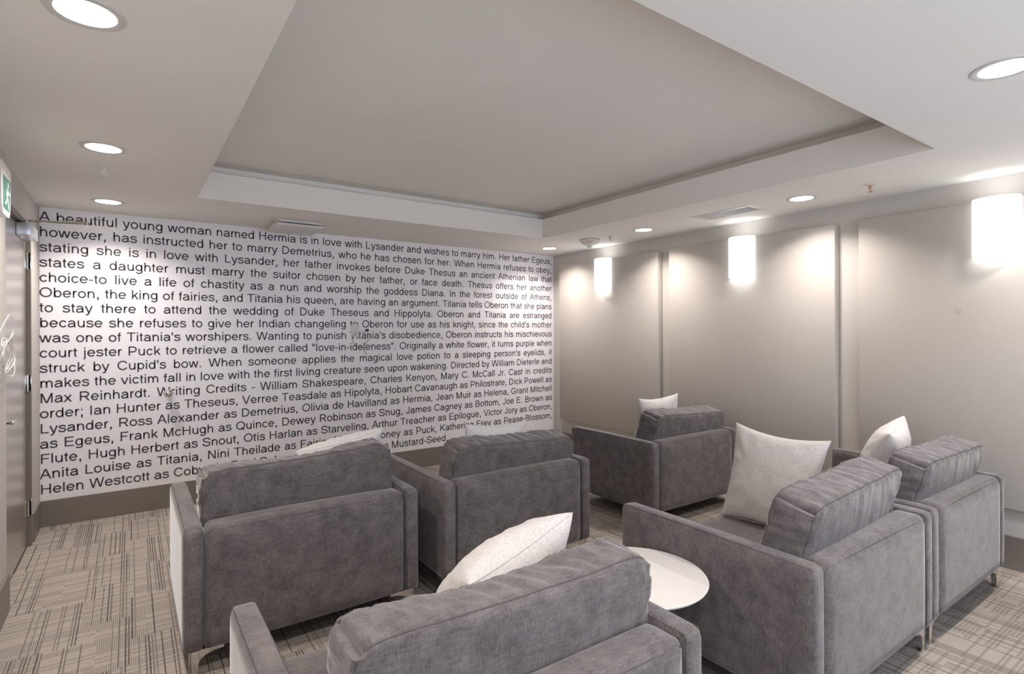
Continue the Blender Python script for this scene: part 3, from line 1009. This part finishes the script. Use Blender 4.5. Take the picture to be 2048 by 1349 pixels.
PIL = [  # centre, lean, yaw, roll, half size, label
 ((1.00, 1.56, 0.635), 38, 22, -8, 0.27, 0.135, 'pale linen pillow sticking up behind the back cushion of the nearest armchair'),
 ((2.86, 1.64, 0.70), 13, 88, -2, 0.272, 0.085, 'pale linen pillow seen face-on, leaning on the arm beside the armchair seat'),
 ((3.80, 1.47, 0.70), 18, 14, -5, 0.26, 0.115, 'pale linen pillow standing in the far right armchair near the stained panel'),
 ((0.95, 3.15, 0.715), 34, 15, -8, 0.26, 0.125, 'pale linen pillow peeking over the armchair nearest the steel door'),
 ((1.93, 3.02, 0.695), 15, 3, 3, 0.245, 0.085, 'pale linen pillow peeking over the middle armchair in front of the mural'),
 ((3.72, 3.17, 0.71), 8, 0, -1.4, 0.25, 0.085, 'pale linen pillow in the armchair beside the far wall panel'),
]
for i, (c, lean, yaw, roll, S, T, lab) in enumerate(PIL):
    cc_ = 0.13 if i == 1 else 0.11
    o = obj('throw_pillow', pillow_bm(S, T, i + 1, cc_), M_pil, None, True)
    o.matrix_world = Matrix.Translation(c) @ Matrix.Rotation(RAD(yaw), 4, 'Z') @ Matrix.Rotation(RAD(lean), 4, 'X') @ Matrix.Rotation(RAD(roll), 4, 'Y')
    tag(o, lab, 'pillow', 'pale pillows on the armchairs')
    obj('edge_seam', tube(pillow_edge(S, cc_), 0.0025, 6, True), M_pil, o, True)

# ------------------------------------------------------------------ white round table
tb = empty('side_table', (1.700, 1.560, 0))
tag(tb, 'small white round pedestal table between the two front armchairs', 'table')
obj('table_top', lathe([(0.001, 0.500), (0.262, 0.500), (0.282, 0.510), (0.2855, 0.517), (0.2835, 0.520), (0.001, 0.520)], 96), M_table, tb, auto=30)
obj('column', lathe([(0.055, 0.494), (0.055, 0.500), (0.026, 0.486), (0.024, 0.25), (0.026, 0.02), (0.05, 0.012)], 32), M_table, tb, auto=40)
obj('foot_disc', lathe([(0.001, 0.0), (0.215, 0.0), (0.218, 0.004), (0.21, 0.009), (0.05, 0.014), (0.001, 0.014)], 64), M_table, tb, auto=40)

# ------------------------------------------------------------------ door in the left wall
XD = XL - 0.022                      # door face
dr = empty('door_1', (XD, DY1, 0)); dr['kind'] = 'structure'
obj('door_leaf', box((-0.045, DY0 - DY1 + 0.035, 0.012), (0, -0.045, DZ - 0.05), 0.002), M_door, dr)
fb = bmesh.new()
for y0, y1 in ((DY0 - DY1, DY0 - DY1 + 0.028), (-0.030, 0.0)):
    add_box(fb, (-0.10, y0, 0), (0.026, y1, DZ), 0.002)
add_box(fb, (-0.10, DY0 - DY1 + 0.028, DZ - 0.035), (0.026, -0.030, DZ), 0.002)
obj('door_frame', fb, M_dark_trim, dr)
sb = bmesh.new()
add_box(sb, (-0.09, DY0 - DY1 + 0.028, 0), (-0.048, DY0 - DY1 + 0.05, DZ - 0.035))
add_box(sb, (-0.09, -0.045, 0), (-0.004, -0.030, DZ - 0.035))
add_box(sb, (-0.09, DY0 - DY1 + 0.05, DZ - 0.05), (-0.004, -0.045, DZ - 0.035))
obj('door_stop_strip', sb, M_dark_trim, dr)
obj('dark_gap', box((-0.045, DY0 - DY1 + 0.035, 0.0), (-0.002, -0.045, 0.012)), M_dark, dr)
for hz in (2.03, 1.16, 0.275):
    hb = bmesh.new()
    add_box(hb, (0.0, -0.075, hz - 0.058), (0.003, -0.045, hz + 0.058), 0.001)
    add_box(hb, (-0.002, -0.030, hz - 0.058), (0.027, -0.026, hz + 0.058), 0.001)
    for k in range(5):
        z0 = hz - 0.058 + k * 0.0234
        add_lathe(hb, [(0.0075, z0), (0.0075, z0 + 0.0222)], 14, (0.008, -0.038, 0))
    obj('hinge', hb, M_chrome, dr, auto=40)
# lever handle
hd = bmesh.new()
hy0 = DY0 - DY1 + 0.105
add_lathe(hd, [(0.026, 0.0), (0.027, 0.004), (0.024, 0.009), (0.012, 0.010)], 28, (0, hy0, 1.005), 'x')
add_lathe(hd, [(0.010, 0.009), (0.010, 0.052)], 16, (0, hy0, 1.005), 'x')
add_box(hd, (0.042, hy0 - 0.012, 0.993), (0.060, hy0 + 0.125, 1.016), 0.005, 3)
add_lathe(hd, [(0.019, 0.0), (0.019, 0.006), (0.014, 0.008), (0.001, 0.009)], 20, (0, hy0, 0.92), 'x')
obj('door_handle', hd, M_chrome, dr, auto=40)
# closer body and arm
cl = empty('door_closer', (XD, 4.75, 2.158))
tag(cl, 'silver box door closer with a thin folded arm at the top of the steel door', 'door closer')
obj('closer_body', box((0.001, 0, 0), (0.074, 0.34, 0.082), 0.004), M_silver, cl, auto=40)
pv = bmesh.new()
add_lathe(pv, [(0.016, 0.084), (0.016, 0.098), (0.010, 0.104)], 20, (0.045, 0.05, 0))
add_tube(pv, [(0.045, 0.05, 0.100), (0.20, 0.03, 0.103), (0.365, 0.00, 0.105)], 0.009, 8)
add_lathe(pv, [(0.013, 0.092), (0.013, 0.118)], 16, (0.365, 0.0, 0))
add_tube(pv, [(0.365, 0.0, 0.115), (0.18, 0.10, 0.118), (0.03, 0.20, 0.120)], 0.006, 8)
add_box(pv, (0.0, 0.17, 0.110), (0.04, 0.24, 0.132), 0.003)
obj('closer_arm', pv, M_chrome, cl, auto=40)

# ------------------------------------------------------------------ exit sign on the near stretch of the left wall
ex = empty('exit_sign', (XN, 3.67, 2.10))
tag(ex, 'white-cased green running man exit sign high at the left edge of the picture', 'exit sign')
sz = 0.252
prof = []
hyx = 0.137
for (cy, cz, a, r) in ((hyx - 0.02, sz - 0.02, 0, 0.02), (-hyx + 0.02, sz - 0.02, 90, 0.02), (-hyx + 0.05, 0.05, 180, 0.05), (hyx - 0.05, 0.05, 270, 0.05)):
    for k in range(7):
        t = RAD(a + 90 * k / 6)
        y_ = cy + r * cos(t); z_ = cz + r * sin(t)
        prof.append((y_ * (0.80 + 0.20 * min(1, z_ / 0.15)), z_))
obj('case', prism(prof, 'x', 0.0, 0.055), M_white, ex, auto=40)
obj('white_border', prism([(-0.100, 0.020), (0.082, 0.020), (0.108, 0.195), (-0.100, 0.195)], 'x', 0.055, 0.0568), M_sign, ex)
obj('green_panel', prism([(-0.092, 0.028), (0.075, 0.028), (0.100, 0.187), (-0.092, 0.187)], 'x', 0.0568, 0.0578), M_signg, ex)
mb = bmesh.new()
def seg2(p, q, w0, w1):
    d = Vector((q[0] - p[0], q[1] - p[1])); n = Vector((-d.y, d.x)).normalized()
    prism([(p[0] + n.x * w0, p[1] + n.y * w0), (p[0] - n.x * w0, p[1] - n.y * w0), (q[0] - n.x * w1, q[1] - n.y * w1), (q[0] + n.x * w1, q[1] + n.y * w1)], 'x', 0.0578, 0.0586, mb)
hc = (0.035, 0.160)
prism([(hc[0] + 0.014 * cos(2 * pi * k / 14), hc[1] + 0.014 * sin(2 * pi * k / 14)) for k in range(14)], 'x', 0.0578, 0.0586, mb)
seg2((0.030, 0.142), (0.010, 0.092), 0.016, 0.012)     # trunk
seg2((0.012, 0.096), (0.040, 0.070), 0.010, 0.008)     # front thigh
seg2((0.040, 0.072), (0.036, 0.036), 0.008, 0.006)     # front shin
seg2((0.010, 0.094), (-0.014, 0.062), 0.010, 0.008)    # rear thigh
seg2((-0.012, 0.064), (-0.048, 0.056), 0.008, 0.006)   # rear shin
seg2((0.032, 0.136), (0.058, 0.112), 0.007, 0.006)     # front arm
seg2((0.058, 0.112), (0.076, 0.122), 0.006, 0.005)
seg2((0.026, 0.136), (-0.006, 0.124), 0.007, 0.006)    # rear arm
seg2((-0.006, 0.124), (-0.012, 0.098), 0.006, 0.005)
obj('running_figure', mb, M_sign, ex)

# coil of white cable hung on the wall by the door latch
cc = bmesh.new()
rnd = random.Random(4)
for k in range(5):
    ry, rz = 0.15 + 0.03 * rnd.random(), 0.075 + 0.03 * rnd.random()
    oy, oz = rnd.uniform(-0.02, 0.03), rnd.uniform(-0.012, 0.012)
    P = []
    for t in range(22):
        a = 2 * pi * t / 22
        P.append((0.030 + 0.008 * sin(a * 2 + k) + 0.004 * k, 0.02 + oy + ry * (cos(a)) * (1 + 0.12 * sin(a + k)), oz + rz * sin(a)))
    add_tube(cc, P, 0.0022, 6, True)
add_tube(cc, crom([(0.02, -0.10, 0.10), (0.045, 0.05, 0.21), (0.05, 0.13, 0.15), (0.045, 0.10, 0.10), (0.04, -0.06, 0.055)], 8), 0.0022, 6)
add_tube(cc, crom([(0.035, -0.10, 0.05), (0.05, 0.02, 0.085), (0.052, 0.11, 0.115)], 8), 0.0028, 6)
add_box(cc, (0.0, -0.10, 0.02), (0.014, -0.03, 0.14), 0.003)
o = obj('cable_coil', cc, M_cable, None, True)
o.location = (XN, 3.77, 1.40)
tag(o, 'coiled white cable hanging on the wall beside the steel door handle', 'cable')

# ------------------------------------------------------------------ things on the mural wall
YM = YW - MT
op = empty('wall_outlet', (1.921, YM, 1.525))
tag(op, 'pale wall outlet plate over the text in the middle of the mural', 'outlet')
obj('plate', box((-0.042, -0.006, -0.062), (0.042, 0, 0.062), 0.003), M_white, op, auto=40)
ob = bmesh.new()
for z in (-0.026, 0.026):
    add_box(ob, (-0.017, -0.008, z - 0.017), (0.017, -0.005, z + 0.017), 0.003)
obj('sockets', ob, M_white, op, auto=40)
def wp(x, z, d=0.012): return (x - 1.921, -d, z - 1.525)
cb = bmesh.new()
add_tube(cb, crom([wp(1.90, 1.49, .02), wp(1.885, 1.455), wp(1.935, 1.50), wp(2.02, 1.515), wp(2.075, 1.47), wp(2.04, 1.40), wp(2.00, 1.345), wp(2.03, 1.30), wp(2.047, 1.255)], 8), 0.0032, 6)
add_tube(cb, crom([wp(1.885, 1.455), wp(1.90, 1.40), wp(1.955, 1.365), wp(2.04, 1.355)], 8), 0.0032, 6)
o = obj('thin_cable', cb, M_greycable, None, True)
o.location = (1.921, YM, 1.525)
tag(o, 'thin beige cable looping from the outlet plate across the mural text', 'cable')
o = obj('black_connector', box((-0.016, -0.02, -0.013), (0.016, 0, 0.013), 0.002), M_black)
o.location = (2.044, YM, 1.531)
tag(o, 'tiny black connector on the mural right of the outlet plate', 'connector')
ds = empty('door_bumper', (0.272, YM, 0.993))
tag(ds, 'chrome dome door stop on the mural over the word Writing', 'door stop')
obj('flange', lathe([(0.022, 0.0), (0.022, -0.004), (0.014, -0.008), (0.014, -0.045)], 24, ax='y'), M_chrome, ds, auto=50)
obj('dome', lathe([(0.001, -0.098), (0.016, -0.095), (0.030, -0.083), (0.036, -0.066), (0.034, -0.052), (0.024, -0.043), (0.014, -0.040)], 32, ax='y'), M_chrome, ds, True)
